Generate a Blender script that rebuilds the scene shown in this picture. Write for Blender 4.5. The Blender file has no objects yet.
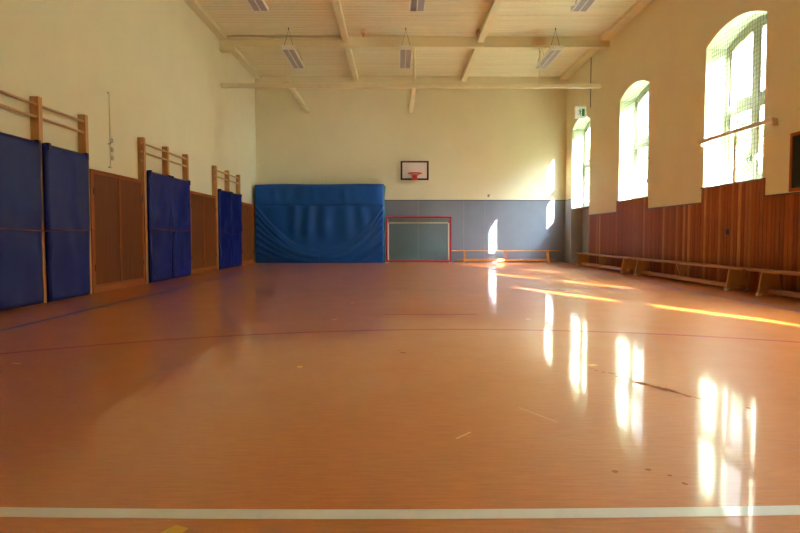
import bpy, bmesh, math, random
from mathutils import Vector, noise
random.seed(7)
PI = math.pi
scene = bpy.context.scene
COL = scene.collection

# ------------------------------------------------------------------ helpers
def lin(r, g, b):
    f = lambda c: (c/255/12.92) if c/255 <= .04045 else ((c/255+.055)/1.055)**2.4
    return (f(r), f(g), f(b), 1)

def link(o, parent=None):
    COL.objects.link(o)
    if parent: o.parent = parent
    return o

def obj(name, bm, mats, parent=None, smooth=False, loc=None):
    me = bpy.data.meshes.new(name)
    bmesh.ops.recalc_face_normals(bm, faces=bm.faces)
    bm.to_mesh(me); bm.free()
    for m in (mats if isinstance(mats, (list, tuple)) else [mats]): me.materials.append(m)
    if smooth:
        for p in me.polygons: p.use_smooth = True
    o = bpy.data.objects.new(name, me)
    if loc: o.location = loc
    return link(o, parent)

def bevel(o, w, seg=2, ang=35):
    m = o.modifiers.new('bevel', 'BEVEL'); m.width = w; m.segments = seg
    m.limit_method = 'ANGLE'; m.angle_limit = math.radians(ang)
    return o

def tag(o, label=None, cat=None, group=None, kind=None):
    if label: o['label'] = label
    if cat: o['category'] = cat
    if group: o['group'] = group
    if kind: o['kind'] = kind
    return o

def thing(name, label, cat, loc=(0, 0, 0), group=None):
    o = bpy.data.objects.new(name, None); o.location = loc
    o.empty_display_size = .2
    link(o); return tag(o, label, cat, group)

def copy_tree(o, parent=None):
    c = o.copy(); COL.objects.link(c); c.parent = parent
    for ch in list(o.children): copy_tree(ch, c)
    return c

def box(bm, x0, x1, y0, y1, z0, z1, mi=0):
    v = [bm.verts.new((x, y, z)) for z in (z0, z1) for y in (y0, y1) for x in (x0, x1)]
    for f in ((0,2,3,1), (4,5,7,6), (0,1,5,4), (2,6,7,3), (0,4,6,2), (1,3,7,5)):
        bm.faces.new([v[i] for i in f]).material_index = mi
    return v

def B(*a):
    bm = bmesh.new(); box(bm, *a); return bm

def tube(bm, pts, r, n=8, cap=True, mi=0):
    pts = [Vector(p) for p in pts]; rings = []
    up = None
    for i, p in enumerate(pts):
        t = (pts[min(i+1, len(pts)-1)] - pts[max(i-1, 0)]).normalized()
        if up is None:
            up = Vector((0, 0, 1)) if abs(t.z) < .9 else Vector((1, 0, 0))
        a = t.cross(up)
        if a.length < 1e-5: a = t.cross(Vector((0, 1, 0)))
        a.normalize(); b = a.cross(t).normalized(); up = b
        rings.append([bm.verts.new(p + a*r*math.cos(2*PI*k/n) + b*r*math.sin(2*PI*k/n)) for k in range(n)])
    for q, s in zip(rings, rings[1:]):
        for k in range(n):
            bm.faces.new((q[k], q[(k+1) % n], s[(k+1) % n], s[k])).material_index = mi
    if cap:
        bm.faces.new(list(reversed(rings[0]))).material_index = mi
        bm.faces.new(rings[-1]).material_index = mi

def T(pts, r, n=8):
    bm = bmesh.new(); tube(bm, pts, r, n); return bm

def torus(bm, c, R, r, axis='z', n=28, m=8):
    c = Vector(c)
    rings = []
    for i in range(n):
        a = 2*PI*i/n; ring = []
        for k in range(m):
            b = 2*PI*k/m; q = R + r*math.cos(b)
            p = (q*math.cos(a), q*math.sin(a), r*math.sin(b))
            if axis == 'x': p = (p[2], p[0], p[1])
            if axis == 'y': p = (p[0], p[2], p[1])
            ring.append(bm.verts.new(c + Vector(p)))
        rings.append(ring)
    for i in range(n):
        q, s = rings[i], rings[(i+1) % n]
        for k in range(m): bm.faces.new((q[k], q[(k+1) % m], s[(k+1) % m], s[k]))

def prism(bm, pts, axis, a, b):
    """extrude a 2-D outline along an axis; pts are the other two coordinates in xyz order"""
    def P(p, t):
        return {'x': (t, p[0], p[1]), 'y': (p[0], t, p[1]), 'z': (p[0], p[1], t)}[axis]
    A = [bm.verts.new(P(p, a)) for p in pts]; C = [bm.verts.new(P(p, b)) for p in pts]
    bm.faces.new(A); bm.faces.new(list(reversed(C)))
    for i in range(len(pts)):
        j = (i+1) % len(pts); bm.faces.new((A[i], C[i], C[j], A[j]))

# ------------------------------------------------------------------ materials
def new_mat(name):
    m = bpy.data.materials.new(name); m.use_nodes = True
    nt = m.node_tree; return m, nt, nt.nodes['Principled BSDF']

def nd(nt, t, **kw):
    n = nt.nodes.new(t)
    for k, v in kw.items():
        if k in n.inputs.keys() if hasattr(n.inputs, 'keys') else False: n.inputs[k].default_value = v
        else: setattr(n, k, v)
    return n

def mat(name, col, rough=.5, spec=.5, var=.0, scale=4, stretch=(1, 1, 1), bump=0, bscale=None, metal=0, coat=0, col2=None, detail=4, sheen=0):
    m, nt, p = new_mat(name); L = nt.links.new
    p.inputs['Base Color'].default_value = col
    p.inputs['Roughness'].default_value = rough
    p.inputs['Specular IOR Level'].default_value = spec
    p.inputs['Metallic'].default_value = metal
    p.inputs['Coat Weight'].default_value = coat
    tc = nt.nodes.new('ShaderNodeTexCoord'); mp = nt.nodes.new('ShaderNodeMapping')
    L(tc.outputs['Object'], mp.inputs['Vector']); mp.inputs['Scale'].default_value = stretch
    n = nt.nodes.new('ShaderNodeTexNoise'); n.inputs['Scale'].default_value = scale; n.inputs['Detail'].default_value = detail
    L(mp.outputs['Vector'], n.inputs['Vector'])
    r = nt.nodes.new('ShaderNodeValToRGB')
    c2 = col2 or tuple(c*(1-var) for c in col[:3]) + (1,)
    r.color_ramp.elements[0].position = .3; r.color_ramp.elements[0].color = c2
    r.color_ramp.elements[1].position = .7; r.color_ramp.elements[1].color = col
    L(n.outputs['Fac'], r.inputs['Fac']); L(r.outputs['Color'], p.inputs['Base Color'])
    if bump:
        n2 = nt.nodes.new('ShaderNodeTexNoise'); n2.inputs['Scale'].default_value = bscale or scale*6
        n2.inputs['Detail'].default_value = 3
        L(mp.outputs['Vector'], n2.inputs['Vector'])
        b = nt.nodes.new('ShaderNodeBump'); b.inputs['Strength'].default_value = bump; b.inputs['Distance'].default_value = .01
        L(n2.outputs['Fac'], b.inputs['Height']); L(b.outputs['Normal'], p.inputs['Normal'])
    return m

CREAM = lin(228, 223, 190)
M = {}
M['cream'] = mat('cream_plaster', CREAM, .55, .35, .05, 1.2, bump=.12, bscale=30)
M['cream_right'] = M['cream']
M['white'] = mat('white_paint', lin(232, 232, 222), .45, .5, .03)
M['beam'] = mat('cream_timber', lin(228, 220, 182), .42, .5, .06, 3, (1, 1, 1))
M['grey'] = mat('grey_blue_panel', lin(126, 134, 148), .42, .5, .07, 2.5, bump=.05, bscale=60)
M['greytrim'] = mat('dark_grey_edge', lin(66, 70, 76), .5)
M['jamb_grey'] = mat('grey_paint', lin(164, 174, 186), .5, .4, .05)
M['post'] = mat('light_pine', lin(205, 152, 82), .42, .5, 0, 5, (8, 8, .6), col2=lin(182, 126, 62), coat=.2)
M['rung'] = mat('pale_rung_wood', lin(196, 158, 112), .45, .5, .12, 6, (4, .5, 4))
M['palewood'] = mat('pale_wood', lin(226, 206, 168), .4, .5, .08, 4, (3, .5, 3))
M['bench'] = mat('varnished_bench_wood', lin(190, 140, 78), .38, .5, 0, 4, (6, .6, 6), col2=lin(168, 116, 58), coat=.2)
M['bench_x'] = mat('honey_bench_wood', lin(218, 148, 74), .35, .5, 0, 4, (.6, 6, 6), col2=lin(196, 124, 56), coat=.3)
M['bench_leg'] = mat('plywood_leg', lin(210, 166, 110), .5, .4, .14, 3, (2, 2, .6))
M['cab_door'] = mat('brown_cabinet_veneer', lin(118, 64, 16), .6, .15, 0, 3, (6, 6, .5), col2=lin(104, 54, 16))
M['cab_frame'] = mat('orange_brown_cabinet_frame', lin(160, 86, 24), .5, .2, .2, 4, (4, 4, .6))
M['mat_blue'] = mat('blue_vinyl', lin(8, 24, 112), .42, .2, .12, 2.2, bump=.10, bscale=5)
M['mat_seam'] = mat('dark_blue_strap', lin(18, 24, 62), .5)
M['cover'] = mat('blue_tarpaulin', lin(16, 84, 168), .45, .3, .10, 3, bump=.06, bscale=14)
M['green_side'] = mat('dark_green_foam_cover', lin(20, 84, 84), .5, .4, .1)
M['rope'] = mat('red_rope', lin(120, 42, 44), .7)
M['darkstrap'] = mat('brown_strap', lin(64, 40, 40), .7)
M['red'] = mat('red_enamel', lin(176, 28, 40), .35, .5, .06)
M['creamtube'] = mat('cream_enamel', lin(214, 204, 178), .35)
M['net'] = mat('green_net_cord', lin(84, 134, 118), .8, .2)
M['black'] = mat('black_paint', lin(24, 24, 26), .45)
M['board_white'] = mat('white_backboard', lin(226, 216, 214), .4, .4, .02)
M['orange'] = mat('orange_red_steel', lin(206, 66, 44), .4, .5, .05)
M['netcord'] = mat('white_net_cord', lin(210, 206, 200), .8)
M['steel'] = mat('grey_steel', lin(128, 128, 126), .35, .5, .05, metal=.8)
M['wire'] = mat('dark_wire', lin(70, 68, 66), .5, metal=.4)
M['louvre'] = mat('grey_louvre', lin(188, 184, 188), .4, .5, .04)
M['louvre_dark'] = mat('dark_louvre_gap', lin(150, 148, 156), .5)
M['chalk'] = mat('green_chalkboard', lin(34, 50, 44), .6, .3, .2, 2)
M['rubber'] = mat('white_rubber', lin(214, 206, 190), .6)
M['wframe'] = mat('pale_window_paint', lin(158, 155, 128), .45, .4, .04)
M['sill'] = mat('dark_sill', lin(84, 70, 60), .5)
M['cord'] = mat('pale_cord', lin(214, 204, 178), .7)
M['ring'] = mat('nickel_ring', lin(180, 170, 150), .3, metal=.8)
M['netwhite'] = mat('pale_safety_net', lin(96, 104, 90), .8, .1)
M['grass'] = mat('outdoor_grass', lin(148, 150, 128), .9, .1, .2, 1.5)
M['bark'] = mat('bark', lin(92, 76, 60), .9, .1, .3, 8)
M['leaf'] = mat('leaves', lin(108, 150, 62), .6, .3, .4, 2)
M['sign_green'] = mat('sign_green', lin(30, 150, 80), .4)
M['sign_lit'] = mat('lit_sign_face', lin(226, 240, 226), .4)
_p = M['sign_lit'].node_tree.nodes['Principled BSDF']; _p.inputs['Emission Color'].default_value = (.75, 1, .82, 1); _p.inputs['Emission Strength'].default_value = .3
M['block'] = mat('brown_wood_block', lin(214, 170, 120), .5)
M['line_white'] = mat('white_floor_paint', lin(228, 222, 208), .30, .5, .10, 6, coat=.6)
M['line_red'] = mat('red_floor_paint', lin(172, 12, 28), .4, .25, .1, 3, coat=.4)
M['line_blue'] = mat('blue_floor_paint', lin(26, 66, 170), .34, .5, .1, 3, coat=.4)
M['line_yellow'] = mat('yellow_tape', lin(226, 176, 40), .4, .5, .1, 8)
M['worn'] = mat('worn_brown', lin(168, 88, 20), .6, .15, .3, 20)
M['scratch'] = mat('pale_scratch', lin(222, 170, 130), .4)

def floor_mat():
    m, nt, p = new_mat('orange_linoleum'); L = nt.links.new
    tc = nt.nodes.new('ShaderNodeTexCoord')
    mp = nt.nodes.new('ShaderNodeMapping'); mp.inputs['Scale'].default_value = (7, 60, 1)
    L(tc.outputs['Object'], mp.inputs['Vector'])
    n = nt.nodes.new('ShaderNodeTexNoise'); n.inputs['Scale'].default_value = 1.0; n.inputs['Detail'].default_value = 6; n.inputs['Roughness'].default_value = .65
    L(mp.outputs['Vector'], n.inputs['Vector'])
    r = nt.nodes.new('ShaderNodeValToRGB')
    e = r.color_ramp.elements
    e[0].position = .28; e[0].color = lin(190, 104, 36)
    e[1].position = .72; e[1].color = lin(214, 128, 52)
    x = e.new(.5); x.color = lin(203, 116, 42)
    L(n.outputs['Fac'], r.inputs['Fac'])
    n3 = nt.nodes.new('ShaderNodeTexNoise'); n3.inputs['Scale'].default_value = .5; n3.inputs['Detail'].default_value = 3
    L(tc.outputs['Object'], n3.inputs['Vector'])
    mx = nt.nodes.new('ShaderNodeMix'); mx.data_type = 'RGBA'; mx.blend_type = 'MULTIPLY'
    mr = nt.nodes.new('ShaderNodeMapRange'); mr.inputs['To Min'].default_value = 0; mr.inputs['To Max'].default_value = .3
    L(n3.outputs['Fac'], mr.inputs['Value']); L(mr.outputs['Result'], mx.inputs['Factor'])
    L(r.outputs['Color'], mx.inputs['A']); mx.inputs['B'].default_value = lin(225, 205, 190)
    L(mx.outputs['Result'], p.inputs['Base Color'])
    # polish: a hazy lacquer coat with scuffed roughness
    n2 = nt.nodes.new('ShaderNodeTexNoise'); n2.inputs['Scale'].default_value = 2.2; n2.inputs['Detail'].default_value = 5
    L(tc.outputs['Object'], n2.inputs['Vector'])
    m2 = nt.nodes.new('ShaderNodeMapRange'); m2.inputs['To Min'].default_value = .30; m2.inputs['To Max'].default_value = .48
    L(n2.outputs['Fac'], m2.inputs['Value']); L(m2.outputs['Result'], p.inputs['Roughness'])
    p.inputs['Specular IOR Level'].default_value = .55
    p.inputs['Coat Weight'].default_value = .6
    p.inputs['Coat IOR'].default_value = 1.45
    m3 = nt.nodes.new('ShaderNodeMapRange'); m3.inputs['To Min'].default_value = .035; m3.inputs['To Max'].default_value = .115
    L(n2.outputs['Fac'], m3.inputs['Value']); L(m3.outputs['Result'], p.inputs['Coat Roughness'])
    n4 = nt.nodes.new('ShaderNodeTexNoise'); n4.inputs['Scale'].default_value = 7; n4.inputs['Detail'].default_value = 3
    L(tc.outputs['Object'], n4.inputs['Vector'])
    b = nt.nodes.new('ShaderNodeBump'); b.inputs['Strength'].default_value = .025; b.inputs['Distance'].default_value = .01
    L(n4.outputs['Fac'], b.inputs['Height']); L(b.outputs['Normal'], p.inputs['Normal']); L(b.outputs['Normal'], p.inputs['Coat Normal'])
    return m

def math_node(nt, op, a, b=None):
    n = nt.nodes.new('ShaderNodeMath'); n.operation = op
    for i, v in enumerate((a, b)):
        if v is None: continue
        if isinstance(v, (int, float)): n.inputs[i].default_value = v
        else: nt.links.new(v, n.inputs[i])
    return n.outputs[0]

def plank_mat(name, axis, width, cols, rough, groove=None, grain=(8, 8, .5), coat=0, lo=.72):
    """boards of one width along an axis: each board its own tone, fine grain"""
    m, nt, p = new_mat(name); L = nt.links.new
    tc = nt.nodes.new('ShaderNodeTexCoord'); sp = nt.nodes.new('ShaderNodeSeparateXYZ')
    L(tc.outputs['Object'], sp.inputs[0])
    q = math_node(nt, 'DIVIDE', sp.outputs[axis], width)
    fl = math_node(nt, 'FLOOR', q); fr = math_node(nt, 'FRACT', q)
    wn = nt.nodes.new('ShaderNodeTexWhiteNoise'); wn.noise_dimensions = '1D'; L(fl, wn.inputs['W'])
    r = nt.nodes.new('ShaderNodeValToRGB'); r.color_ramp.interpolation = 'LINEAR'
    e = r.color_ramp.elements
    e[0].position = 0; e[0].color = cols[0]; e[1].position = 1; e[1].color = cols[-1]
    for i, c in enumerate(cols[1:-1]):
        x = e.new((i+1)/(len(cols)-1)); x.color = c
    L(wn.outputs['Value'], r.inputs['Fac'])
    mp = nt.nodes.new('ShaderNodeMapping'); mp.inputs['Scale'].default_value = grain; L(tc.outputs['Object'], mp.inputs['Vector'])
    n = nt.nodes.new('ShaderNodeTexNoise'); n.inputs['Scale'].default_value = 5; n.inputs['Detail'].default_value = 5; L(mp.outputs['Vector'], n.inputs['Vector'])
    mr = nt.nodes.new('ShaderNodeMapRange'); mr.inputs['From Min'].default_value = .3; mr.inputs['From Max'].default_value = .7
    mr.inputs['To Min'].default_value = lo; mr.inputs['To Max'].default_value = 1.06
    L(n.outputs['Fac'], mr.inputs['Value'])
    mx = nt.nodes.new('ShaderNodeVectorMath'); mx.operation = 'SCALE'
    L(r.outputs['Color'], mx.inputs[0])
    val = mr.outputs['Result']
    if groove:
        g = math_node(nt, 'GREATER_THAN', fr, groove[0])
        val = math_node(nt, 'MULTIPLY', val, math_node(nt, 'SUBTRACT', 1, math_node(nt, 'MULTIPLY', g, groove[1])))
    L(val, mx.inputs['Scale']); L(mx.outputs[0], p.inputs['Base Color'])
    p.inputs['Roughness'].default_value = rough; p.inputs['Coat Weight'].default_value = coat; p.inputs['Coat Roughness'].default_value = .2
    return m

M['floor'] = floor_mat()
M['ceiling'] = plank_mat('cream_ceiling_boards', 1, .19, [lin(226, 220, 188), lin(230, 224, 193), lin(223, 216, 183)], .5, None, (.15, 1.5, 1.5), lo=.95)
M['panel'] = plank_mat('red_brown_wall_boards', 1, .11, [lin(140, 72, 26), lin(162, 90, 34), lin(146, 76, 28), lin(204, 140, 74), lin(132, 66, 24), lin(170, 96, 36), lin(138, 70, 26), lin(156, 84, 30)], .55, None, (8, 8, .6), .08)
M['panel'].node_tree.nodes['Principled BSDF'].inputs['Specular IOR Level'].default_value = .12

def glass_mat():
    m = bpy.data.materials.new('window_glass'); m.use_nodes = True; nt = m.node_tree; nt.nodes.clear(); L = nt.links.new
    o = nt.nodes.new('ShaderNodeOutputMaterial'); t = nt.nodes.new('ShaderNodeBsdfTransparent'); g = nt.nodes.new('ShaderNodeBsdfGlossy')
    g.inputs['Roughness'].default_value = .02; t.inputs['Color'].default_value = (.95, .97, .96, 1)
    x = nt.nodes.new('ShaderNodeMixShader'); x.inputs[0].default_value = .05; L(t.outputs[0], x.inputs[1]); L(g.outputs[0], x.inputs[2]); L(x.outputs[0], o.inputs['Surface'])
    return m
M['glass'] = glass_mat()

def stain_beam():
    m, nt, p = new_mat('cream_timber_with_rust_stain'); L = nt.links.new
    tc = nt.nodes.new('ShaderNodeTexCoord')
    d = nt.nodes.new('ShaderNodeVectorMath'); d.operation = 'DISTANCE'; L(tc.outputs['Object'], d.inputs[0]); d.inputs[1].default_value = (4.02, 17.7, 6.40)
    n = nt.nodes.new('ShaderNodeTexNoise'); n.inputs['Scale'].default_value = 5; L(tc.outputs['Object'], n.inputs['Vector'])
    a = math_node(nt, 'ADD', d.outputs['Value'], math_node(nt, 'MULTIPLY', n.outputs['Fac'], .25))
    mr = nt.nodes.new('ShaderNodeMapRange'); mr.inputs['From Min'].default_value = .18; mr.inputs['From Max'].default_value = .42; mr.inputs['To Min'].default_value = .6; mr.inputs['To Max'].default_value = 0
    L(a, mr.inputs['Value'])
    x = nt.nodes.new('ShaderNodeMix'); x.data_type = 'RGBA'; L(mr.outputs['Result'], x.inputs['Factor'])
    x.inputs['A'].default_value = lin(228, 220, 182); x.inputs['B'].default_value = lin(196, 140, 82)
    L(x.outputs['Result'], p.inputs['Base Color']); p.inputs['Roughness'].default_value = .42
    return m
M['beam_stain'] = stain_beam()

# ------------------------------------------------------------------ the hall: metric, camera at the origin looking +Y
XL, XR, D, H, Y0 = -5.0, 6.0, 22.14, 6.54, -1.6
THK = .55
WC = [20.40, 15.85, 11.20, 6.60, 2.00]     # window centres along the right wall
WW, SILL, SPRING, RISE = 1.98, 1.86, 4.56, .24

def st(o, **k):
    return tag(o, kind='structure', **k)

st(obj('floor', B(XL-.2, XR+THK, Y0, D+.2, -.15, 0), M['floor']))
floor = bpy.data.objects['floor']

# ceiling: one mesh of transverse boards with V grooves
bm = bmesh.new()
y = Y0; w = .19
while y < D:
    y1 = min(y+w, D)
    vs = [bm.verts.new((x, yy, zz)) for x in (XL-.2, XR+THK) for yy, zz in ((y, H+.018), (y+.014, H), (y1-.014, H), (y1, H+.018))]
    for i in range(3): bm.faces.new((vs[i], vs[i+1], vs[i+5], vs[i+4]))
    y = y1
box(bm, XL-.2, XR+THK, Y0, D+.2, H+.02, H+.2)
st(obj('ceiling', bm, M['ceiling']))

st(obj('wall_left', B(XL-.2, XL, Y0, D+.2, 0, H+.2), M['cream']))
st(obj('wall_back', B(XL, XR+THK, D, D+.2, 0, H+.2), M['cream']))
st(obj('wall_front', B(XL, XR+THK, Y0-.2, Y0, 0, H+.2), M['cab_door']))

# right wall with arched openings, reveals in its thickness
def arch_z(yc, yy, ww=WW, spring=SPRING, rise=RISE):
    t = (yy-yc)/(ww/2); return spring + rise*(1-t*t)
bm = bmesh.new()
def quad(pts, mi=0):
    bm.faces.new([bm.verts.new(p) for p in pts]).material_index = mi
XO = XR+THK
NA = 20
edges = []
GREYY, GREYZ = 19.3, 2.2
def wallrect(ya, yb, za, zb):
    parts = [(ya, yb, za, zb, 0)]
    if ya > GREYY+.5 and za < GREYZ:
        parts = [(ya, yb, za, min(zb, GREYZ), 1)]
        if zb > GREYZ: parts.append((ya, yb, GREYZ, zb, 0))
    for a, b, c, d, mi in parts:
        for X in (XR, XO): quad([(X, a, c), (X, b, c), (X, b, d), (X, a, d)], mi)
prev = D
for wi, yc in enumerate(WC):
    ya, yb = yc-WW/2, yc+WW/2
    wallrect(yb, prev, 0, H+.2)
    prev = ya
    s = 0 if wi == 0 else SILL
    if wi: wallrect(ya, yb, 0, SILL)
    for i in range(NA):
        p, q = ya+(yb-ya)*i/NA, ya+(yb-ya)*(i+1)/NA
        zp, zq = arch_z(yc, p), arch_z(yc, q)
        for X in (XR, XO): quad([(X, p, zp), (X, q, zq), (X, q, H+.2), (X, p, H+.2)])
        quad([(XR, p, zp), (XR, q, zq), (XO, q, zq), (XO, p, zp)], 2)
    for yy in (ya, yb):
        if wi == 0:
            quad([(XR, yy, 0), (XO, yy, 0), (XO, yy, GREYZ), (XR, yy, GREYZ)], 1)
            quad([(XR, yy, GREYZ), (XO, yy, GREYZ), (XO, yy, SPRING), (XR, yy, SPRING)], 2)
        else:
            quad([(XR, yy, s), (XO, yy, s), (XO, yy, SPRING), (XR, yy, SPRING)], 2)
    if wi: quad([(XR, ya, s), (XR, yb, s), (XO, yb, s), (XO, ya, s)], 2)
wallrect(Y0, prev, 0, H+.2)
bmesh.ops.remove_doubles(bm, verts=bm.verts, dist=.0005)
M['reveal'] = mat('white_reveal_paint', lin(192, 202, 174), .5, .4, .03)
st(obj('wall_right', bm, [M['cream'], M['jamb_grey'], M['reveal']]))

# low parapet that closes the niche under the far window
st(bevel(obj('trim_1', B(XR+.40, XR+.50, WC[0]-WW/2+.001, WC[0]+WW/2-.001, 0, SILL), M['jamb_grey']), .006))

# grey-blue impact panels on the back wall
bm = bmesh.new()
seams = [-4.99, -2.6, -.9, .75, 2.38, 3.13, 4.75, 5.985]
for a, b in zip(seams, seams[1:]): box(bm, a+.003, b-.003, D-.03, D-.001, .005, 2.185)
box(bm, -4.99, 5.985, D-.04, D-.001, 2.185, 2.21, 1)
st(obj('trim_2', bm, [M['grey'], M['greytrim']]))
# grey return on the right wall between the corner and the niche is paint; its dark top edge
st(obj('trim_3', B(XR-.012, XR-.001, WC[0]+WW/2+.01, D-.045, 2.185, 2.205), M['greytrim']))

# red-brown boarding on the right wall, stepped up beneath each window
bm = bmesh.new()
PW = .11; y = GREYY; X1 = XR-.001
k0 = int(math.floor(GREYY/PW))
edgesY = [k0*PW - i*PW for i in range(0, int((GREYY-Y0)/PW)-2)]
caps = []
def raised(yy):
    return any(abs(yy-c) < WW/2+.06 for c in WC[1:])
for yy in edgesY:
    a, b = yy, yy+PW-.0
    zt = SILL-.008 if raised(yy+PW/2) else 1.565
    f = X1-.022; g = X1-.010
    outline = [(X1, a), (g, a), (f, a+.010), (f, b-.010), (g, b), (X1, b)]
    prism(bm, outline, 'z', .002, zt)
o = st(obj('trim_4', bm, M['panel']))
# dark capping strip that follows the steps
bm = bmesh.new(); run = None
ys = sorted(edgesY)
i = 0
while i < len(ys):
    j = i; r = raised(ys[i]+PW/2)
    while j+1 < len(ys) and raised(ys[j+1]+PW/2) == r: j += 1
    z = SILL-.006 if r else 1.566
    box(bm, X1-.035, X1, ys[i], ys[j]+PW, z, z+.022)
    i = j+1
st(obj('trim_5', bm, M['sill']))

# cornices, ribs, plate
st(bevel(obj('trim_6', B(XL+.001, XL+.22, Y0, D-.001, H-.10, H-.001), M['beam']), .01))
st(bevel(obj('trim_7', B(XR-.27, XR-.001, Y0, D-.001, H-.10, H-.001), M['beam']), .01))
st(bevel(obj('trim_8', B(-1.53, -1.36, Y0, D-.001, H-.17, H-.001), M['beam']), .008))
st(bevel(obj('trim_9', B(2.26, 2.44, Y0, D-.001, H-.17, H-.001), M['beam']), .008))
st(bevel(obj('trim_10', B(-1.36, 2.26, D-.06, D-.001, H-.17, H-.02), M['beam']), .006))

# roof truss across the hall: beam, battens, tie rail, hanger rods, longitudinal ties
YT = 17.85
tr = bpy.data.objects.new('roof_truss', None); tr.location = (0, 0, 0); link(tr)
tag(tr, 'cream timber roof truss spanning the hall with low tie rail', 'roof truss')
bevel(obj('main_beam', B(XL+.001, XR-.001, YT-.11, YT+.11, 6.25, H-.002), M['beam_stain'], tr), .012)
bevel(obj('batten', B(XL+.3, -1.54, YT-.19, YT-.112, H-.11, H-.04), M['beam'], tr), .006)
bevel(obj('batten', B(2.45, XR-.28, YT-.15, YT-.112, 6.23, 6.29), M['beam'], tr), .006)
bevel(obj('corbel', B(XL+.001, XL+.45, YT-.11, YT+.11, 6.14, 6.249), M['beam'], tr), .012)
bevel(obj('tie_rail', B(XL+.001, XR-.20, YT-.07, YT+.07, 5.125, 5.25), M['beam'], tr), .02)
for x, r in ((-3.14, .014), (.5, .035), (4.05, .022)):
    obj('hanger_rod', T([(x, YT, 5.245), (x, YT, 6.26)], r, 10), M['beam'], tr)
for x in (-3.14, .5):
    bevel(obj('hanger_plate', B(x-.10, x+.10, YT-.09, YT+.09, 5.251, 5.315), M['beam'], tr), .008)
    bevel(obj('longitudinal_tie', B(x-.06, x+.06, YT+.071, D-.002, 5.27, 5.40), M['beam'], tr), .01)

for i, (x, lab) in enumerate(((-.92, 'small brown wooden block on ceiling, left of middle lamp'), (2.22, 'small brown wooden block on ceiling beside right rib'))):
    bm = bmesh.new(); box(bm, -.05, .05, -.10, .10, -.12, 0); box(bm, -.02, .02, -.06, .06, -.18, -.12)
    o = bevel(obj('ceiling_block', bm, M['block'], loc=(x, 17.2, H-.001)), .008)
    tag(o, lab, 'ceiling block', 'wooden blocks on the ceiling')

# ------------------------------------------------------------------ floor markings (painted on the floor: its parts)
def strip(name, pts, w, m, z=.0012):
    bm = bmesh.new(); pr = None
    n = len(pts)
    for i, p in enumerate(pts):
        a, b = Vector(pts[max(i-1, 0)]), Vector(pts[min(i+1, n-1)])
        t = (b-a).normalized(); q = Vector((-t.y, t.x))*w/2
        pa, pb = bm.verts.new((p[0]+q.x, p[1]+q.y, z)), bm.verts.new((p[0]-q.x, p[1]-q.y, z))
        if pr: bm.faces.new((pr[0], pa, pb, pr[1]))
        pr = (pa, pb)
    return obj(name, bm, m, floor)
strip('white_line', [(XL+.02+i*(XR-XL-.04)/40, 2.03+.022*min(((XL+.02+i*(XR-XL-.04)/40)/1.3)**2, 3)) for i in range(41)], .072, M['line_white'])
CX, R6 = .58, 6.07
strip('red_arc_line', [(CX+R6*math.sin(a), .06+R6*math.cos(a)) for a in [math.radians(-62+i*2) for i in range(60)] if XL+.05 < CX+R6*math.sin(a) < XR-.1], .07, M['line_red'])
strip('red_short_line', [(-.15, 7.32), (.95, 7.32)], .07, M['line_red'])
strip('blue_line', [(-3.9, Y0+1), (-3.9, 20.8)], .07, M['line_blue'], .0010)
strip('blue_line', [(4.97, Y0+1), (4.97, 20.8)], .07, M['line_blue'], .0010)
strip('blue_line', [(-3.9, 10.75), (4.97, 10.75)], .07, M['line_blue'], .0011)
def mark(name, x, y, lx, ly, rot, m, jag=.0, n=14, z=.0014):
    bm = bmesh.new(); c, s = math.cos(rot), math.sin(rot); vs = []
    for i in range(n):
        a = 2*PI*i/n; k = 1 - jag*random.random()
        u = lx/2*k*max(-1, min(1, 1.35*math.cos(a))); v = ly/2*k*max(-1, min(1, 1.35*math.sin(a)))
        vs.append(bm.verts.new((x+u*c-v*s, y+u*s+v*c, z)))
    bm.faces.new(vs); return obj(name, bm, m, floor)
mark('yellow_mark', -.715, 1.885, .062, .13, -.45, M['line_yellow'])
for x, y, lx, ly in ((-2.78, 4.5, .09, .03), (-.69, 4.37, .045, .05), (-.69, 6.85, .07, .05), (1.47, 6.9, .07, .05), (1.41, 4.42, .07, .05), (-.62, 8.6, .06, .06)):
    mark('yellow_mark', x, y, lx, ly, random.uniform(-.3, .3), M['line_yellow'], .3)
for i in range(14):
    t = i/13; x = 1.36+.36*t+random.uniform(-.02, .02); y = 4.32-.84*t+random.uniform(-.02, .02)
    mark('worn_patch', x, y, random.uniform(.02, .05)*(1.6 if 6 < i < 12 else .7), random.uniform(.03, .09)*(2 if 6 < i < 12 else 1), .4, M['worn'], .6, 18)
for x, y, lx in ((.02, 5.0, .03), (.05, 4.9, .05), (2.05, 3.05, .02), (1.0, 2.42, .03), (1.06, 2.36, .02), (1.08, 2.28, .025), (.86, 2.4, .03), (2.2, 2.9, .02), (1.9, 3.3, .03)):
    mark('worn_patch', x, y, lx, lx*1.2, .4, M['worn'], .5, 12)
strip('scratch', [(.27, 2.80), (.35, 2.90)], .010, M['scratch']); strip('scratch', [(.66, 3.32), (.80, 3.05)], .005, M['scratch'])

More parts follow.
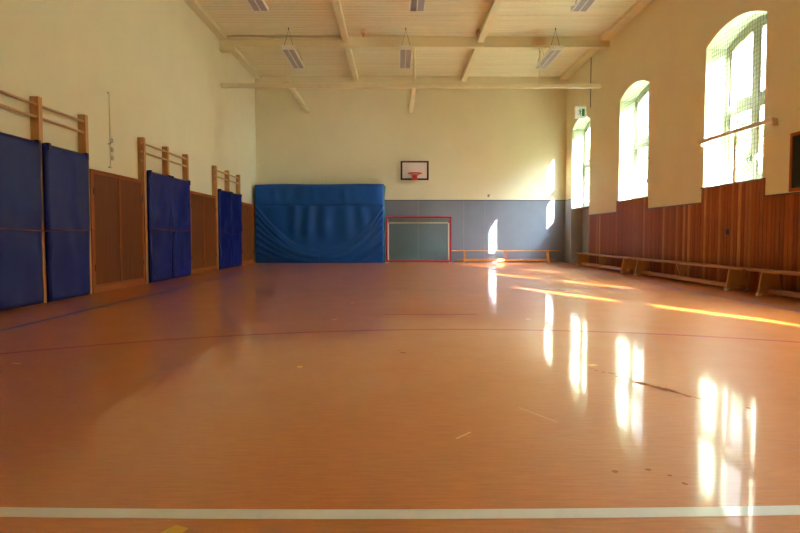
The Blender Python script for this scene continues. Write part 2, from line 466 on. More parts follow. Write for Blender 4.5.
# ------------------------------------------------------------------ windows
def ring(bm, outer, inner, x0, x1):
    """frame of 2-D (y,z) outlines with the same point count"""
    n = len(outer)
    A = [[bm.verts.new((x, p[0], p[1])) for p in ol] for x in (x0, x1) for ol in (outer, inner)]
    o0, i0, o1, i1 = A
    for k in range(n):
        j = (k+1) % n
        bm.faces.new((o0[k], o0[j], i0[j], i0[k])); bm.faces.new((o1[k], i1[k], i1[j], o1[j]))
        bm.faces.new((o0[k], o1[k], o1[j], o0[j])); bm.faces.new((i0[k], i0[j], i1[j], i1[k]))
def outline(ya, yb, za, top, n=14):
    return [(ya, za), (yb, za)] + [(yb+(ya-yb)*i/n, top(yb+(ya-yb)*i/n)) for i in range(n+1)]
XF = XR+.41
TR = 3.36
for wi, yc in enumerate(WC):
    ya, yb = yc-WW/2+.002, yc+WW/2-.002
    top = lambda yy, yc=yc: arch_z(yc, yy)-.003
    fw = .105
    bm = bmesh.new()
    ring(bm, outline(ya, yb, SILL+.002, top), outline(ya+fw, yb-fw, SILL+fw, lambda yy: top(yy)-fw), XF, XF+.09)
    win = st(obj('window_%d' % (wi+1), bm, M['wframe']))
    bevel(obj('mullion', B(XF+.005, XF+.085, yc-.075, yc+.075, SILL+fw-.001, top(yc)-fw+.003), M['wframe'], win), .008)
    bevel(obj('transom', B(XF-.012, XF+.08, ya+fw-.002, yb-fw+.002, TR-.06, TR+.06), M['wframe'], win), .008)
    obj('window_sill', B(XR+.002, XF, ya+.002, yb-.002, SILL+.001, SILL+.02), M['white'] if wi else M['wframe'], win)
    sw = .066
    for (a, b) in ((ya+fw, yc-.075), (yc+.075, yb-fw)):
        for lo in (0, 1):
            if lo: za, tp = SILL+fw, (lambda yy: TR-.06)
            else: za, tp = TR+.06, (lambda yy: top(yy)-fw)
            bm = bmesh.new()
            ring(bm, outline(a+.002, b-.002, za+.002, lambda yy: tp(yy)-.002), outline(a+sw, b-sw, za+sw, lambda yy: tp(yy)-sw), XF+.015, XF+.065)
            s = obj('sash', bm, M['wframe'], win)
            bm = bmesh.new(); prism(bm, outline(a+sw-.004, b-sw+.004, za+sw-.004, lambda yy: tp(yy)-sw+.004), 'x', XF+.036, XF+.042)
            obj('pane', bm, M['glass'], s)
            if lo:
                e = (b-sw/2) if a < yc-.1 else (a+sw/2)
                bm = bmesh.new(); box(bm, XF-.008, XF+.014, e-.012, e+.012, 2.28, 2.40); box(bm, XF-.045, XF-.008, e-.010, e+.010, 2.335, 2.355); box(bm, XF-.055, XF-.040, e-.012, e+.012, 2.24, 2.36)
                obj('handle', bm, M['steel'], s)

# safety nets inside the reveals of the windows in view
for wi, lab in ((0, 'pale protective net stretched inside farthest arched window by the corner'), (1, 'pale protective net stretched inside the middle arched window'), (2, 'pale protective net stretched inside nearest arched window behind the horizontal rail')):
    yc = WC[wi]; ya, yb = yc-WW/2+.03, yc+WW/2-.03; X = XR+.10
    bm = bmesh.new(); t = .0026; step = .078
    n = int((yb-ya)/step)
    for i in range(n+1):
        yy = ya+(yb-ya)*i/n; box(bm, X-t, X+t, yy-t, yy+t, SILL+.02, arch_z(yc, yy)-.03)
    z = SILL+.025
    while z < SPRING+RISE-.02:
        half = WW/2-.03
        if z > SPRING-.03: half = min(half, WW/2*math.sqrt(max(0, 1-(z+.03-SPRING)/RISE))-.01)
        if half > .05: box(bm, X-t, X+t, yc-half, yc+half, z-t, z+t)
        z += step
    o = obj('safety_net', bm, M['netwhite']); tag(o, lab, 'safety net', 'safety nets in the windows')

# blind cassette and roll hint: window opener rods on the nearest two windows
# horizontal rail and notched upright in front of the nearest window
t = thing('wall_rail', 'pale horizontal wooden rail crossing in front of the nearest arched window', 'rail', (XR, 10.95, 2.755))
bevel(obj('rail', B(-.12, -.08, -1.15, 1.28, -.035, .035), M['palewood'], t), .01)
for yy in (-1.10, 1.2):
    bm = bmesh.new(); box(bm, -.08, -.001, yy-.02, yy+.02, -.03, .03); box(bm, -.09, -.001, yy-.03, yy+.03, -.09, -.03)
    obj('bracket', bm, M['palewood'], t)
t2 = thing('notched_upright', 'slim upright post with pegs standing on the nearest window sill', 'upright post', (XR-.045, 10.97, SILL+.017))
bevel(obj('post', B(-.02, .02, -.025, .025, 0, .90), M['rung'], t2), .005)
for k in range(6):
    obj('peg', T([(-.02, -.028, .22+.11*k), (-.02, -.075, .235+.11*k)], .010, 8), M['steel'], t2)

# ------------------------------------------------------------------ wall bars, mats, ropes, cabinets on the left wall
def wall_bars(posts, label, n):
    t = thing('wall_bars', label, 'wall bars', (XL, posts[0], 0), 'wall bars on the left wall')
    for p in posts:
        q = p-posts[0]
        bevel(obj('post', B(.001, .125, q-.045, q+.045, 0, 2.83), M['post'], t), .006)
    for a, b in zip(posts, posts[1:]):
        for z in (2.72, 2.55):
            obj('rung', T([(.085, a-posts[0]+.046, z), (.085, b-posts[0]-.046, z)], .021, 10), M['rung'], t)
    for z in (2.72, 2.55, 2.38):
        obj('peg', T([(.085, -.045, z), (.085, -.12, z)], .017, 8), M['rung'], t)
    return t
U = [([7.35, 8.60, 9.87], 'pine wall bars behind the two nearest blue mats'),
     ([12.11, 13.35, 14.60], 'pine wall bars behind the middle pair of blue mats'),
     ([16.90, 18.14, 19.40], 'pine wall bars farthest from the viewer, near big draped mat')]
for i, (p, l) in enumerate(U): wall_bars(p, l, i)

def mat_mesh(w, h, thick, seed, g0, g1):
    """padded vinyl mat: front face x = thick, width along y (0..w), height z; g0/g1 taper its two edges towards the foot"""
    bm = bmesh.new(); ny, nz = 40, 72
    grid = []
    for j in range(nz+1):
        row = []
        v = j/nz
        for i in range(ny+1):
            u = i/ny
            tap = max(0, 1-v/.55)
            y0 = g0*min(1, tap*1.6); y1 = w-g1*min(1, tap*1.6)
            yy = y0+(y1-y0)*u; zz = v*h
            e = min(u, 1-u)*w; ez = min(v, 1-v)*h
            rnd = lambda q: math.sqrt(max(0, 1-(1-min(q/.04, 1))**2))
            d = thick*(.35+.65*rnd(min(e, ez)))
            nn = noise.noise(Vector((u*1.6+seed*7, v*3.4, seed)))*.040 + noise.noise(Vector((u*4+seed*3, v*7, seed+5)))*.008
            # wrinkles that fan from the rope at mid height
            nn += .012*math.sin(16*v+6*u*math.sin(seed)+3*noise.noise(Vector((u*2, v*2, seed+9))))*math.exp(-((v-.46)/.25)**2)
            d += nn*min(1, min(e, ez)/.10)
            row.append(bm.verts.new((d, yy, zz)))
        grid.append(row)
    for j in range(nz):
        for i in range(ny): bm.faces.new((grid[j][i], grid[j][i+1], grid[j+1][i+1], grid[j+1][i]))
    # sides and back
    loop = [grid[0][i] for i in range(ny+1)] + [grid[j][ny] for j in range(1, nz+1)] + [grid[nz][i] for i in range(ny-1, -1, -1)] + [grid[j][0] for j in range(nz-1, 0, -1)]
    back = [bm.verts.new((0, v.co.y, v.co.z)) for v in loop]
    for k in range(len(loop)):
        j = (k+1) % len(loop); bm.faces.new((loop[k], back[k], back[j], loop[j]))
    bm.faces.new(back)
    return bm
XM = XL+.128
def gym_mat(y0, y1, seed, g0, g1, label):
    t = thing('gym_mat', label, 'gym mat', (XM, y0, .012), 'blue gym mats strapped to the wall bars')
    w = y1-y0
    obj('padded_body', mat_mesh(w, 2.19, .06, seed, g0, g1), M['mat_blue'], t, smooth=True)
    for yy in (.07, w-.07):
        bm = bmesh.new(); box(bm, .03, .075, yy-.03, yy+.03, 2.10, 2.20); box(bm, -.0, .07, yy-.03, yy+.03, 2.19, 2.205)
        bevel(obj('hanging_strap', bm, M['mat_seam'], t), .006)
    return t
gym_mat(7.22, 8.49, 1, 0, .04, 'large blue mat at left edge of view, first on the left wall')
gym_mat(8.60, 9.80, 2, .02, .05, 'blue mat directly left of the nearest brown cabinet')
gym_mat(12.16, 13.345, 3, 0, .05, 'left mat of the middle blue pair on the left wall')
gym_mat(13.355, 14.56, 4, .05, .02, 'right mat of the middle blue pair on the left wall')
gym_mat(16.95, 18.13, 5, 0, .01, 'left mat of the farthest blue pair on the left wall')
gym_mat(18.14, 19.33, 6, .01, .02, 'right mat of the farthest blue pair, near big draped mat')

def rope(ya, yb, z0, sag, label, mids=()):
    pts = []
    n = 28
    for i in range(n+1):
        t = i/n; yy = ya+(yb-ya)*t
        z = z0 - sag*4*t*(1-t)
        pts.append((.116, yy-ya, z))
    bm = bmesh.new(); pts = [(.004, 0, z0), (.06, 0, z0)] + pts + [(.06, yb-ya, z0), (.004, yb-ya, z0)]
    tube(bm, pts, .008, 6)
    o = obj('red_rope', bm, M['rope'], loc=(XM, ya, 0), smooth=True); tag(o, label, 'rope', 'red ropes around the blue mats')
rope(7.20, 9.83, 1.03, .03, 'thin red rope across the two nearest blue mats')
rope(12.13, 14.59, 1.07, .03, 'thin red rope across the middle pair of blue mats')
rope(16.92, 19.36, 1.10, .11, 'thin sagging red rope across the farthest pair of blue mats')

def cabinet(y0, y1, ndoor, label):
    t = thing('cabinet', label, 'cabinet', (XL, y0, 0), 'brown cabinets along the left wall')
    w = y1-y0; h = 2.0
    bm = bmesh.new()
    box(bm, .001, .085, 0, w, .004, h-.03)
    obj('carcass', bm, M['cab_frame'], t)
    bevel(obj('stile', B(.086, .125, 0, .07, .10, h-.03), M['cab_frame'], t), .004)
    bevel(obj('stile', B(.086, .125, w-.05, w, .10, h-.03), M['cab_frame'], t), .004)
    bevel(obj('top_rail', B(.001, .135, 0, w, h-.03, h), M['cab_frame'], t), .004)
    bevel(obj('plinth', B(.086, .130, 0, w, .004, .10), M['cab_frame'], t), .004)
    ia, ib = .075, w-.055; dw = (ib-ia)/ndoor
    for k in range(ndoor):
        a, b = ia+dw*k+.004, ia+dw*(k+1)-.004
        d = bevel(obj('door', B(.088, .113, a, b, .105, h-.035), M['cab_door'], t), .003)
        bm = bmesh.new()
        for (p, q, r, s) in ((a, a+.028, .105, h-.035), (b-.028, b, .105, h-.035), (a+.028, b-.028, .105, .135), (a+.028, b-.028, h-.065, h-.035)):
            box(bm, .1132, .124, p, q, r, s)
        bevel(obj('edge_moulding', bm, M['cab_frame'], d), .003)
        hy = a-.004 if k == 0 else b+.004
        for z in (.42, 1.65):
            obj('hinge', T([(.128, hy, z-.05), (.128, hy, z+.05)], .009, 8), M['black'], d)
        ly = b-.045 if k == 0 else a+.045
        obj('lock', T([(.113, ly, 1.0), (.121, ly, 1.0)], .016, 12), M['black'], d)
    return t
cabinet(9.95, 12.00, 2, 'brown two-door cabinet nearest the viewer, between blue mats')
cabinet(14.67, 16.82, 2, 'brown two-door cabinet between the middle and farthest wall bars')
cabinet(19.46, 21.22, 2, 'brown cabinet partly hidden beside the big draped mat')

# cord with rings on the left wall
t = thing('pull_cord', 'thin pale cord with metal rings hanging on cream wall above nearest cabinet', 'cord', (XL, 10.86, 2.1))
obj('cord', T([(.03, 0, .02), (.028, .0, .6), (.03, 0, 1.29)], .008, 6), M['cord'], t)
for z in (.02, 1.30):
    bm = bmesh.new(); box(bm, .0005, .035, -.02, .05, z-.012, z+.012); obj('cleat', bm, M['creamtube'], t)
for z in (.19, .33, .49):
    bm = bmesh.new(); torus(bm, (.03, .07, z), .035, .008, 'x'); tube(bm, [(.0005, .07, z+.035), (.03, .07, z+.035)], .006, 6)
    obj('ring', bm, M['ring'], t, smooth=True)
obj('hook', T([(.001, -.03, .42), (.05, -.03, .42), (.05, -.03, .45)], .007, 6), M['steel'], t)

# ------------------------------------------------------------------ big draped crash mat at the back
t = thing('crash_mat', 'huge upright crash mat draped in creased blue tarpaulin against back wall', 'crash mat', (-4.89, 21.42, 0))
Wc, Hc, TH = 4.44, 2.72, .66
def fold(u, v):
    """u across 0..1, v down from the top 0..1: front displacement (towards the viewer)"""
    d = 0
    sv = .27
    if v > sv:
        q = (v-sv)/(1-sv)
        side = abs(2*u-1)
        for (c0, amp, wd) in ((-.02, .020, .035), (.10, .030, .035), (.23, .026, .04), (.36, .030, .04), (.50, .024, .04), (.64, .026, .035), (.78, .02, .03)):
            wob = .05*noise.noise(Vector((u*3, c0*9, 2)))
            sag = (1-side**2.0)*(.90-.80*c0)
            if u > .5: sag = (1-side**2.6)*(.86-.75*c0)
            x = q-(c0+wob+sag*.92)
            fade = (.25+.75*side)*(1 if u < .5 else .75)
            d += 3.0*amp*fade*math.exp(-(x/wd)**2)
        d += .034*math.sin(2*PI*7.5*u+4*noise.noise(Vector((u*4, v, 3))))*math.exp(-((q-.22)/.28)**2)*(1-side**3)
        d += .05*math.sin(PI*q)*math.exp(-(side/.7)**2)*.6
    else:
        q = v/sv
        d += .008*math.sin(2*PI*9*u+5*noise.noise(Vector((u*5, v*2, 7))))*math.sin(PI*q)
        d += .012*noise.noise(Vector((u*6, v*6, 4)))
    d += .010*noise.noise(Vector((u*9, v*6, 1)))
    d -= .010*math.exp(-((v-sv)/.014)**2)
    return d
bm = bmesh.new(); nu, nv = 200, 120; g = []
for j in range(nv+1):
    v = j/nv; row = []
    for i in range(nu+1):
        u = i/nu
        e = min(min(u, 1-u)*Wc, v*Hc)
        rnd = math.sqrt(max(0, 1-(1-min(e/.07, 1))**2))
        x = u*Wc + .02*noise.noise(Vector((v*4, u*3, 8)))*(1 if u > .5 else .5)
        tilt = .02*u
        z = Hc*(1-v) + (.02*noise.noise(Vector((u*3, 0, 6))) - .03*(1-u)**8)*(1-v)
        z = max(.006, z)
        row.append(bm.verts.new((x, .06-.06*rnd-fold(u, v)*min(1, e/.05+.15), z)))
    g.append(row)
for j in range(nv):
    for i in range(nu): bm.faces.new((g[j][i], g[j][i+1], g[j+1][i+1], g[j+1][i]))
# the cover wraps over the top
tp = [bm.verts.new((p.co.x, TH*.55, p.co.z-.005)) for p in g[0]]
for i in range(nu): bm.faces.new((g[0][i], g[0][i+1], tp[i+1], tp[i]))
obj('tarpaulin_cover', bm, M['cover'], t, smooth=True)
bm = bmesh.new()
box(bm, .0, Wc-.03, .085, TH, .006, Hc-.03)
bevel(obj('mat_core', bm, M['green_side'], t), .05, 3)
# green side apron that bulges past the cover at the right-hand end
bm = bmesh.new(); n = 40; r0 = []; 
for j in range(n+1):
    z = .008+(Hc-.06)*j/n; bul = .03+.018*math.sin(z*5)+.015*noise.noise(Vector((z*3, 0, 0)))
    r0.append([bm.verts.new((Wc-.03, .075, z)), bm.verts.new((Wc+bul*.8, .09, z)), bm.verts.new((Wc+bul+.015, .25, z)), bm.verts.new((Wc+bul, .5, z)), bm.verts.new((Wc-.03, .64, z))])
for a, b in zip(r0, r0[1:]):
    for k in range(4): bm.faces.new((a[k], a[k+1], b[k+1], b[k]))
bm.faces.new(r0[-1]); bm.faces.new(r0[0])
obj('side_apron', bm, M['green_side'], t, smooth=True)
obj('tie_strap', T([(Wc*i/60, -.004+.0*i-.004*math.sin(i), Hc*(1-.27)-.01*math.sin(PI*i/60)) for i in range(61)], .011, 6), M['darkstrap'], t)

# ------------------------------------------------------------------ red goal
t = thing('goal', 'small red framed goal with green net standing against grey back wall', 'goal', (-.345, 21.30, 0))
W_, H_ = 2.19, 1.59
def bar(name, m, a, b, r=.033, parent=t): return obj(name, T([a, b], r, 12), m, parent, smooth=False)
bar('goal_post', M['red'], (0, 0, .03), (0, 0, H_)); bar('goal_post', M['red'], (W_, 0, .03), (W_, 0, H_))
bar('crossbar', M['red'], (-.03, 0, H_-.02), (W_+.03, 0, H_-.02)); bar('base_bar', M['red'], (.03, 0, .07), (W_-.03, 0, .07), .028)
bm = bmesh.new(); tube(bm, [(.04, .42, 1.39), (W_-.04, .42, 1.39)], .028, 10)
tube(bm, [(W_-.04, .42, 1.39), (W_-.04, .42, .02)], .022, 10); tube(bm, [(.04, .42, 1.39), (.04, .42, .02)], .022, 10)
obj('rear_frame', bm, M['creamtube'], t)
for x in (.0, W_):
    q = x + (.04 if x == 0 else -.04)
    obj('upper_stay', T([(x, .0, 1.54), (q, .42, 1.39)], .02, 8), M['red'], t)
    obj('lower_stay', T([(x, 0, .06), (q, .42, .05)], .02, 8), M['red'], t)
    bm = bmesh.new(); box(bm, x-.055, x+.055, -.05, .05, 0, .032); bevel(obj('foot', bm, M['rubber'], t), .01)
bm = bmesh.new()
def netquad(a, b, c, d, step=.045, r=.0045):
    a, b, c, d = map(Vector, (a, b, c, d))
    nu = max(1, int((b-a).length/step)); nv = max(1, int((d-a).length/step))
    for i in range(nu+1):
        k = i/nu; tube(bm, [a.lerp(b, k), d.lerp(c, k)], r, 3, False)
    for j in range(nv+1):
        k = j/nv; tube(bm, [a.lerp(d, k), b.lerp(c, k)], r, 3, False)
netquad((.03, .46, .02), (W_-.03, .46, .02), (W_-.03, .46, 1.40), (.03, .46, 1.40))
netquad((.03, .45, 1.41), (W_-.03, .45, 1.41), (W_-.01, .03, 1.55), (.01, .03, 1.55))
netquad((.0, .03, .05), (.03, .45, .05), (.03, .45, 1.39), (.0, .03, 1.53), .09)
netquad((W_, .03, .05), (W_-.03, .45, .05), (W_-.03, .45, 1.39), (W_, .03, 1.53), .09)
o = obj('net', bm, M['net'], t); 

# ------------------------------------------------------------------ basketball backboard
t = thing('basketball_hoop', 'white backboard with black border and orange rim on back wall', 'basketball hoop', (.615, 21.75, 2.88))
bw, bh = .98, .66
obj('backboard', B(-bw/2+.045, bw/2-.045, 0, .03, .045, bh-.045), M['board_white'], t)
bm = bmesh.new()
for a in ((-bw/2, bw/2, -.006, .034, 0, .06), (-bw/2, bw/2, -.006, .034, bh-.055, bh), (-bw/2, -bw/2+.062, -.006, .034, .06, bh-.055), (bw/2-.062, bw/2, -.006, .034, .06, bh-.055)): box(bm, *a)
obj('border', bm, M['black'], t)
bm = bmesh.new(); torus(bm, (0, -.33, .20), .24, .018, 'z', 36, 10)
tube(bm, [(-.14, -.19, .18), (-.06, -.01, .12)], .010, 8); tube(bm, [(.14, -.19, .18), (.06, -.01, .12)], .010, 8)
rim = obj('rim', bm, M['orange'], t, smooth=True)
bm = bmesh.new(); box(bm, -.075, .075, -.14, -.007, .0, .15); box(bm, -.09, .09, -.03, -.007, -.01, .18)
bevel(obj('rim_bracket', bm, M['orange'], t), .008)
bm = bmesh.new()
for k in range(12):
    a = 2*PI*k/12; b = a+2*PI/24
    tube(bm, [(.225*math.cos(a), -.36+.225*math.sin(a), .175), (.20*math.cos(b), -.36+.20*math.sin(b), .09), (.17*math.cos(a), -.36+.17*math.sin(a), .02)], .004, 4)
    c = a-2*PI/24
    tube(bm, [(.225*math.cos(a), -.36+.225*math.sin(a), .175), (.20*math.cos(c), -.36+.20*math.sin(c), .09), (.17*math.cos(a), -.36+.17*math.sin(a), .02)], .004, 4)
bm.free()
bm = bmesh.new()
for x in (-.30, .30):
    for z in (.12, .52): tube(bm, [(x, .03, z), (x, .388, z)], .02, 8)
box(bm, -.36, .36, .37, .389, .08, .56)
obj('wall_mount', bm, M['steel'], t)

# ------------------------------------------------------------------ benches
def make_bench(name, label, L, woods):
    """long bench along local +y from y=0; x across, centred"""
    t = thing(name, label, 'bench', (0, 0, 0), 'long gymnastic benches along the walls')
    wb, wl = woods
    bevel(obj('seat_board', B(-.14, .14, 0, L, .370, .405), wb, t), .008)
    for yy in (.42, L-.42):
        bm = bmesh.new()
        prism(bm, [(-.19, .03), (-.15, .03), (-.12, .015), (.12, .015), (.15, .03), (.19, .03), (.13, .369), (-.13, .369)], 'y', yy-.02, yy+.02)
        lg = bevel(obj('leg', bm, wl, t), .004)
        for x in (-.165, .165):
            bevel(obj('rubber_foot', B(x-.035, x+.035, yy-.03, yy+.03, 0, .05), M['rubber'], lg), .008)
    bm = bmesh.new(); prism(bm, [(-.05, .121), (.05, .121), (.12, .369), (-.12, .369)], 'y', L/2-.02, L/2+.02)
    bevel(obj('middle_support', bm, wl, t), .004)
    bevel(obj('balance_beam', B(-.045, .045, .20, L-.20, .045, .12), wb, t), .008)
    obj('hook', T([(-.05, -.0, .385), (-.05, -.05, .38), (-.05, -.06, .35)], .008, 6), M['steel'], t)
    return t
b1 = make_bench('gym_bench', 'far wooden bench on the right wall, below the farthest two windows', 4.6, (M['bench'], M['bench_leg']))
b1.location = (5.76, 14.98, 0)
b2 = make_bench('gym_bench', 'middle wooden bench on the right wall, below the nearest window', 4.85, (M['bench'], M['bench_leg'])); b2.location = (5.76, 10.05, 0)
b3 = copy_tree(b2); b3.location = (5.76, 5.10, 0); b3['label'] = 'wooden bench cut by the right picture edge, below the chalkboard'
b4 = make_bench('gym_bench', 'honey coloured low bench standing along the grey back wall', 3.78, (M['bench_x'], M['bench_x']))
b4.rotation_euler = (0, 0, -PI/2); b4.location = (1.93, 21.72, 0); b4.scale = (1, 1, 1.06)

# ------------------------------------------------------------------ lamps
def make_lamp(label):
    t = thing('ceiling_lamp', label, 'lamp', (0, 0, 0), 'hanging fluorescent lamps')
    L, w = 1.9, .34
    bm = bmesh.new()
    prism(bm, [(-w/2, 0), (-w/2, .07), (-w/2+.05, .11), (w/2-.05, .11), (w/2, .07), (w/2, 0), (w/2-.02, 0), (w/2-.02, .015), (-w/2+.02, .015), (-w/2+.02, 0)], 'y', .03, L-.03)
    box(bm, -w/2-.004, w/2+.004, 0, .03, -.005, .115); box(bm, -w/2-.004, w/2+.004, L-.03, L, -.005, .115)
    box(bm, -.012, .012, .03, L-.03, -.003, .014)
    obj('housing', bm, M['white'], t)
    for s in (-1, 1):
        bm = bmesh.new(); a, b = (s*.014, s*.148) if s > 0 else (s*.148, s*.014)
        box(bm, a, b, .031, L-.031, .010, .0148, 1)
        n = 30
        for k in range(n):
            yy = .045+(L-.09)*k/(n-1); box(bm, a, b, yy-.008, yy+.008, -.002, .010)
        obj('louvre', bm, [M['louvre'], M['louvre_dark']], t)
    for yy in (.16, L-.16):
        hz = H-5.915-.002
        bm = bmesh.new(); tube(bm, [(-w/2+.04, yy, .10), (0, yy, hz-.05), (w/2-.04, yy, .10)], .007, 6); tube(bm, [(0, yy, hz-.06), (0, yy, hz-.0)], .012, 8)
        obj('hanger_wire', bm, M['wire'], t)
    return t
lab = ['grey louvred lamp hanging left, just in front of the roof truss', 'grey louvred lamp hanging in the middle below the roof truss', 'grey louvred lamp hanging right below the roof truss',
       'nearer left lamp cut off by the top picture edge', 'nearer middle lamp cut off by the top picture edge', 'nearer right lamp cut off by the top picture edge']
lamp = make_lamp(lab[0])
k = 0
for yy in (16.85, 12.15):
    for x in (-2.92, .24, 4.28):
        o = lamp if k == 0 else copy_tree(lamp)
        if k >= 3: x = {3: -3.02, 4: .44, 5: 4.05}[k]
        o.location = (x, yy, 5.915); o['label'] = lab[k]; k += 1

# ------------------------------------------------------------------ small things on the walls
# exit sign hanging out from the right wall above the far window
t = thing('exit_sign', 'white and green escape sign box above the far corner window', 'exit sign', (XR, 19.75, 4.64))
bevel(obj('sign_box', B(-.40, -.04, -.04, .04, 0, .38), M['white'], t), .012)
bm = bmesh.new(); box(bm, -.375, -.065, -.046, -.0405, .03, .35)
obj('sign_face', bm, M['sign_lit'], t)
bm = bmesh.new(); Yf = -.050
box(bm, -.18, -.09, Yf, -.0465, .06, .29)                                  # the doorway
head = [(-.235+.018*math.cos(2*PI*i/12), .275+.018*math.sin(2*PI*i/12)) for i in range(12)]
prism(bm, head, 'y', Yf, -.0465)
for pts in ([(-.26, .25), (-.225, .25), (-.215, .17), (-.25, .17)], [(-.25, .18), (-.22, .18), (-.20, .12), (-.215, .07), (-.235, .075), (-.222, .12)], [(-.25, .18), (-.235, .17), (-.26, .12), (-.305, .10), (-.31, .115), (-.27, .135)], [(-.23, .25), (-.19, .20), (-.20, .19), (-.235, .225)], [(-.26, .25), (-.30, .21), (-.29, .20), (-.255, .23)]):
    prism(bm, pts, 'y', Yf, -.0465)
obj('running_figure', bm, M['sign_green'], t)
obj('wall_arm', B(-.04, -.001, -.02, .02, .12, .20), M['white'], t)

o = obj('wall_cable', T([(XR-.012, 19.38, 4.9), (XR-.012, 19.38, 6.42)], .011, 6), M['wire']); tag(o, 'thin dark cable running down the cream right wall beside far window', 'cable')
t = thing('wall_socket', 'small black socket on the wood boarding under the nearest window', 'socket', (XR-.024, 11.2, 1.0))
bevel(obj('backplate', B(-.012, -.0, -.05, .05, -.05, .06), M['black'], t), .004)
bevel(obj('cover', B(-.03, -.012, -.035, .035, -.03, .04), M['black'], t), .004)
t = thing('wall_hook', 'small metal hook on the back wall just above the grey panels', 'hook', (3.25, D, 2.36))
obj('plate', B(-.03, .03, -.012, -.001, -.05, .05), M['steel'], t)
obj('hook_arm', T([(0, -.012, .02), (.03, -.07, .0), (.05, -.08, .05)], .010, 8), M['steel'], t)

# chalkboard at the right picture edge
t = thing('chalkboard', 'dark green chalkboard in wooden frame on the right wall', 'chalkboard', (XR, 7.3, 1.60))
obj('board', B(-.03, -.004, .05, 2.10, .05, .83), M['chalk'], t)
bm = bmesh.new()
for a in ((-.045, -.002, 0, 2.15, 0, .05), (-.045, -.002, 0, 2.15, .83, .88), (-.045, -.002, 0, .05, .05, .83), (-.045, -.002, 2.10, 2.15, .05, .83)): box(bm, *a)
bevel(obj('frame', bm, M['cab_frame'], t), .005)

# ------------------------------------------------------------------ outdoors
st(obj('ground', B(XR+THK+.01, 60, -60, 80, -.6, -.5), M['grass']))
bm = bmesh.new()      # unseen house-shaped block, added to cut the daylight reaching the left wall
box(bm, 12, 22, -5.5, 15.5, -.6, 7.2)
prism(bm, [(11.7, 7.2), (22.3, 7.2), (17, 9.4)], 'y', -5.8, 15.8)
st(obj('wall_light_blocker', bm, mat('blocker_render', lin(176, 160, 132), .8, .2, .1, 1)))
def tree(x, y, h, r, seed, label):
    rnd = random.Random(seed)
    t = thing('tree', label, 'tree', (x, y, -.5), 'trees outside the windows')
    bm = bmesh.new(); tube(bm, [(0, 0, 0), (.06, .03, h*.3), (-.04, .05, h*.62)], .16, 10)
    for k in range(5):
        a = k*1.26+seed; tube(bm, [(0, .02, h*(.3+.05*k)), (r*.5*math.cos(a), r*.5*math.sin(a), h*(.5+.05*k))], .05, 6)
    obj('trunk', bm, M['bark'], t)
    bm = bmesh.new()
    cl = [(rnd.uniform(-1, 1)*r*.7, rnd.uniform(-1, 1)*r*.7, h*rnd.uniform(.34, .9), r*rnd.uniform(.28, .5)) for _ in range(22)]
    for cx, cy, cz, cr in cl:
        for _ in range(150):
            v = Vector((rnd.gauss(0, 1), rnd.gauss(0, 1), rnd.gauss(0, 1))).normalized()*cr*rnd.uniform(.6, 1)
            c = Vector((cx, cy, cz))+v; s = rnd.uniform(.06, .12)
            a = Vector((rnd.uniform(-1, 1), rnd.uniform(-1, 1), rnd.uniform(-.6, .6))).normalized(); b = a.cross(Vector((rnd.uniform(-1, 1), rnd.uniform(-1, 1), 1))).normalized()
            bm.faces.new([bm.verts.new(c+a*s), bm.verts.new(c+b*s*.5), bm.verts.new(c-a*s), bm.verts.new(c-b*s*.5)])
    obj('crown', bm, M['leaf'], t)
tree(13.2, 23.5, 6.0, 2.0, 3, 'bright green tree outside the nearest arched window')
tree(12.0, 30.5, 7.0, 2.2, 5, 'bright green tree outside the middle arched window')
tree(10.6, 35.0, 8.0, 2.2, 9, 'bright green tree outside the farthest arched window')

# ------------------------------------------------------------------ light: low sun from behind on the right, bright sky
SUN, SKY, EXPO = 88.0, 29.0, 0.3
s = bpy.data.lights.new('sun', 'SUN'); s.energy = SUN; s.angle = math.radians(.6); s.color = (1, .98, .95)
so = link(bpy.data.objects.new('sun', s))
EL = math.radians(23.5)
d = Vector((-.410*math.cos(EL), .912*math.cos(EL), -math.sin(EL)))
so.rotation_euler = d.to_track_quat('-Z', 'Y').to_euler(); so.location = (20, -20, 20)

w = bpy.data.worlds.new('World'); scene.world = w; w.use_nodes = True
nt = w.node_tree; bg = nt.nodes['Background']
tc = nt.nodes.new('ShaderNodeTexCoord'); sp = nt.nodes.new('ShaderNodeSeparateXYZ'); nt.links.new(tc.outputs['Generated'], sp.inputs[0])
r = nt.nodes.new('ShaderNodeValToRGB'); e = r.color_ramp.elements
e[0].position = .0; e[0].color = (.83, .93, 1.0, 1); e[1].position = .8; e[1].color = (.72, .87, 1.0, 1)
nt.links.new(sp.outputs['Z'], r.inputs['Fac']); nt.links.new(r.outputs['Color'], bg.inputs['Color']); 
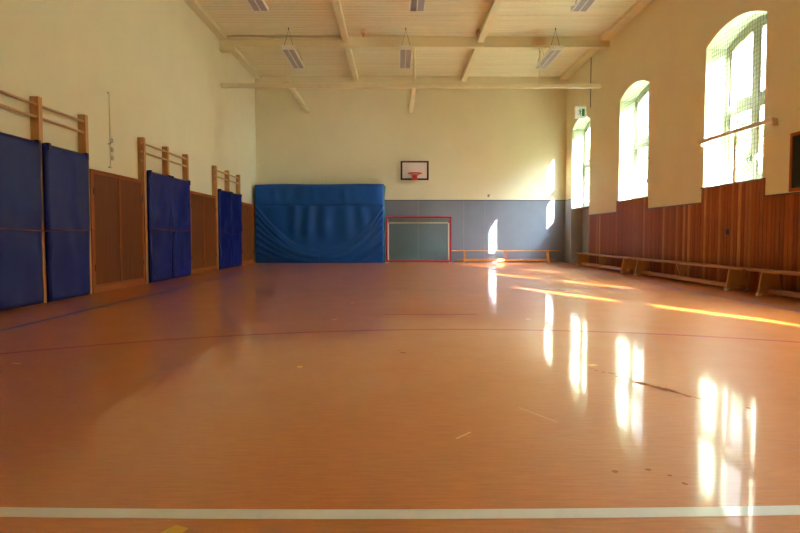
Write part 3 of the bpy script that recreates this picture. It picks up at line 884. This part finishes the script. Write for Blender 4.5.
# the sky is brighter on the sun's side
dt = nt.nodes.new('ShaderNodeVectorMath'); dt.operation = 'DOT_PRODUCT'; nt.links.new(tc.outputs['Generated'], dt.inputs[0]); dt.inputs[1].default_value = tuple(-d)
mrs = nt.nodes.new('ShaderNodeMapRange'); mrs.inputs['From Min'].default_value = .1; mrs.inputs['From Max'].default_value = .95
mrs.inputs['To Min'].default_value = SKY*.26; mrs.inputs['To Max'].default_value = SKY*2.5; nt.links.new(dt.outputs['Value'], mrs.inputs['Value'])
me_ = nt.nodes.new('ShaderNodeMapRange'); me_.inputs['From Min'].default_value = .33; me_.inputs['From Max'].default_value = .65
me_.inputs['To Min'].default_value = 1; me_.inputs['To Max'].default_value = 2.6; nt.links.new(sp.outputs['Z'], me_.inputs['Value'])
nt.links.new(math_node(nt, 'MULTIPLY', mrs.outputs['Result'], me_.outputs['Result']), bg.inputs['Strength'])

for yc in WC:      # portals only guide sky sampling through the openings
    l = bpy.data.lights.new('sky_portal', 'AREA'); l.shape = 'RECTANGLE'; l.size = WW; l.size_y = SPRING+RISE-SILL
    l.cycles.is_portal = True
    o = link(bpy.data.objects.new('sky_portal', l)); o.location = (XO+.02, yc, (SPRING+RISE+SILL)/2)
    o.rotation_euler = Vector((-1, 0, 0)).to_track_quat('-Z', 'Z').to_euler()
    # rect: local x must run along world y
    o.rotation_euler = (PI/2, 0, PI/2)

# ------------------------------------------------------------------ camera
cam = bpy.data.cameras.new('camera'); cam.sensor_width = 36; cam.lens = 620*36/800; cam.clip_start = .05
co = link(bpy.data.objects.new('camera', cam)); co.location = (0, 0, .93)
co.rotation_euler = (PI/2-math.atan(30.5/620), 0, -3/620)
scene.camera = co

scene.view_settings.view_transform = 'Standard'; scene.view_settings.look = 'None'
scene.view_settings.exposure = EXPO; scene.view_settings.gamma = 1; scene.view_settings.use_curve_mapping = False
cy = scene.cycles
cy.use_denoising = True; cy.max_bounces = 10; cy.diffuse_bounces = 6; cy.glossy_bounces = 4; cy.transparent_max_bounces = 12
cy.sample_clamp_indirect = 50; cy.blur_glossy = .15
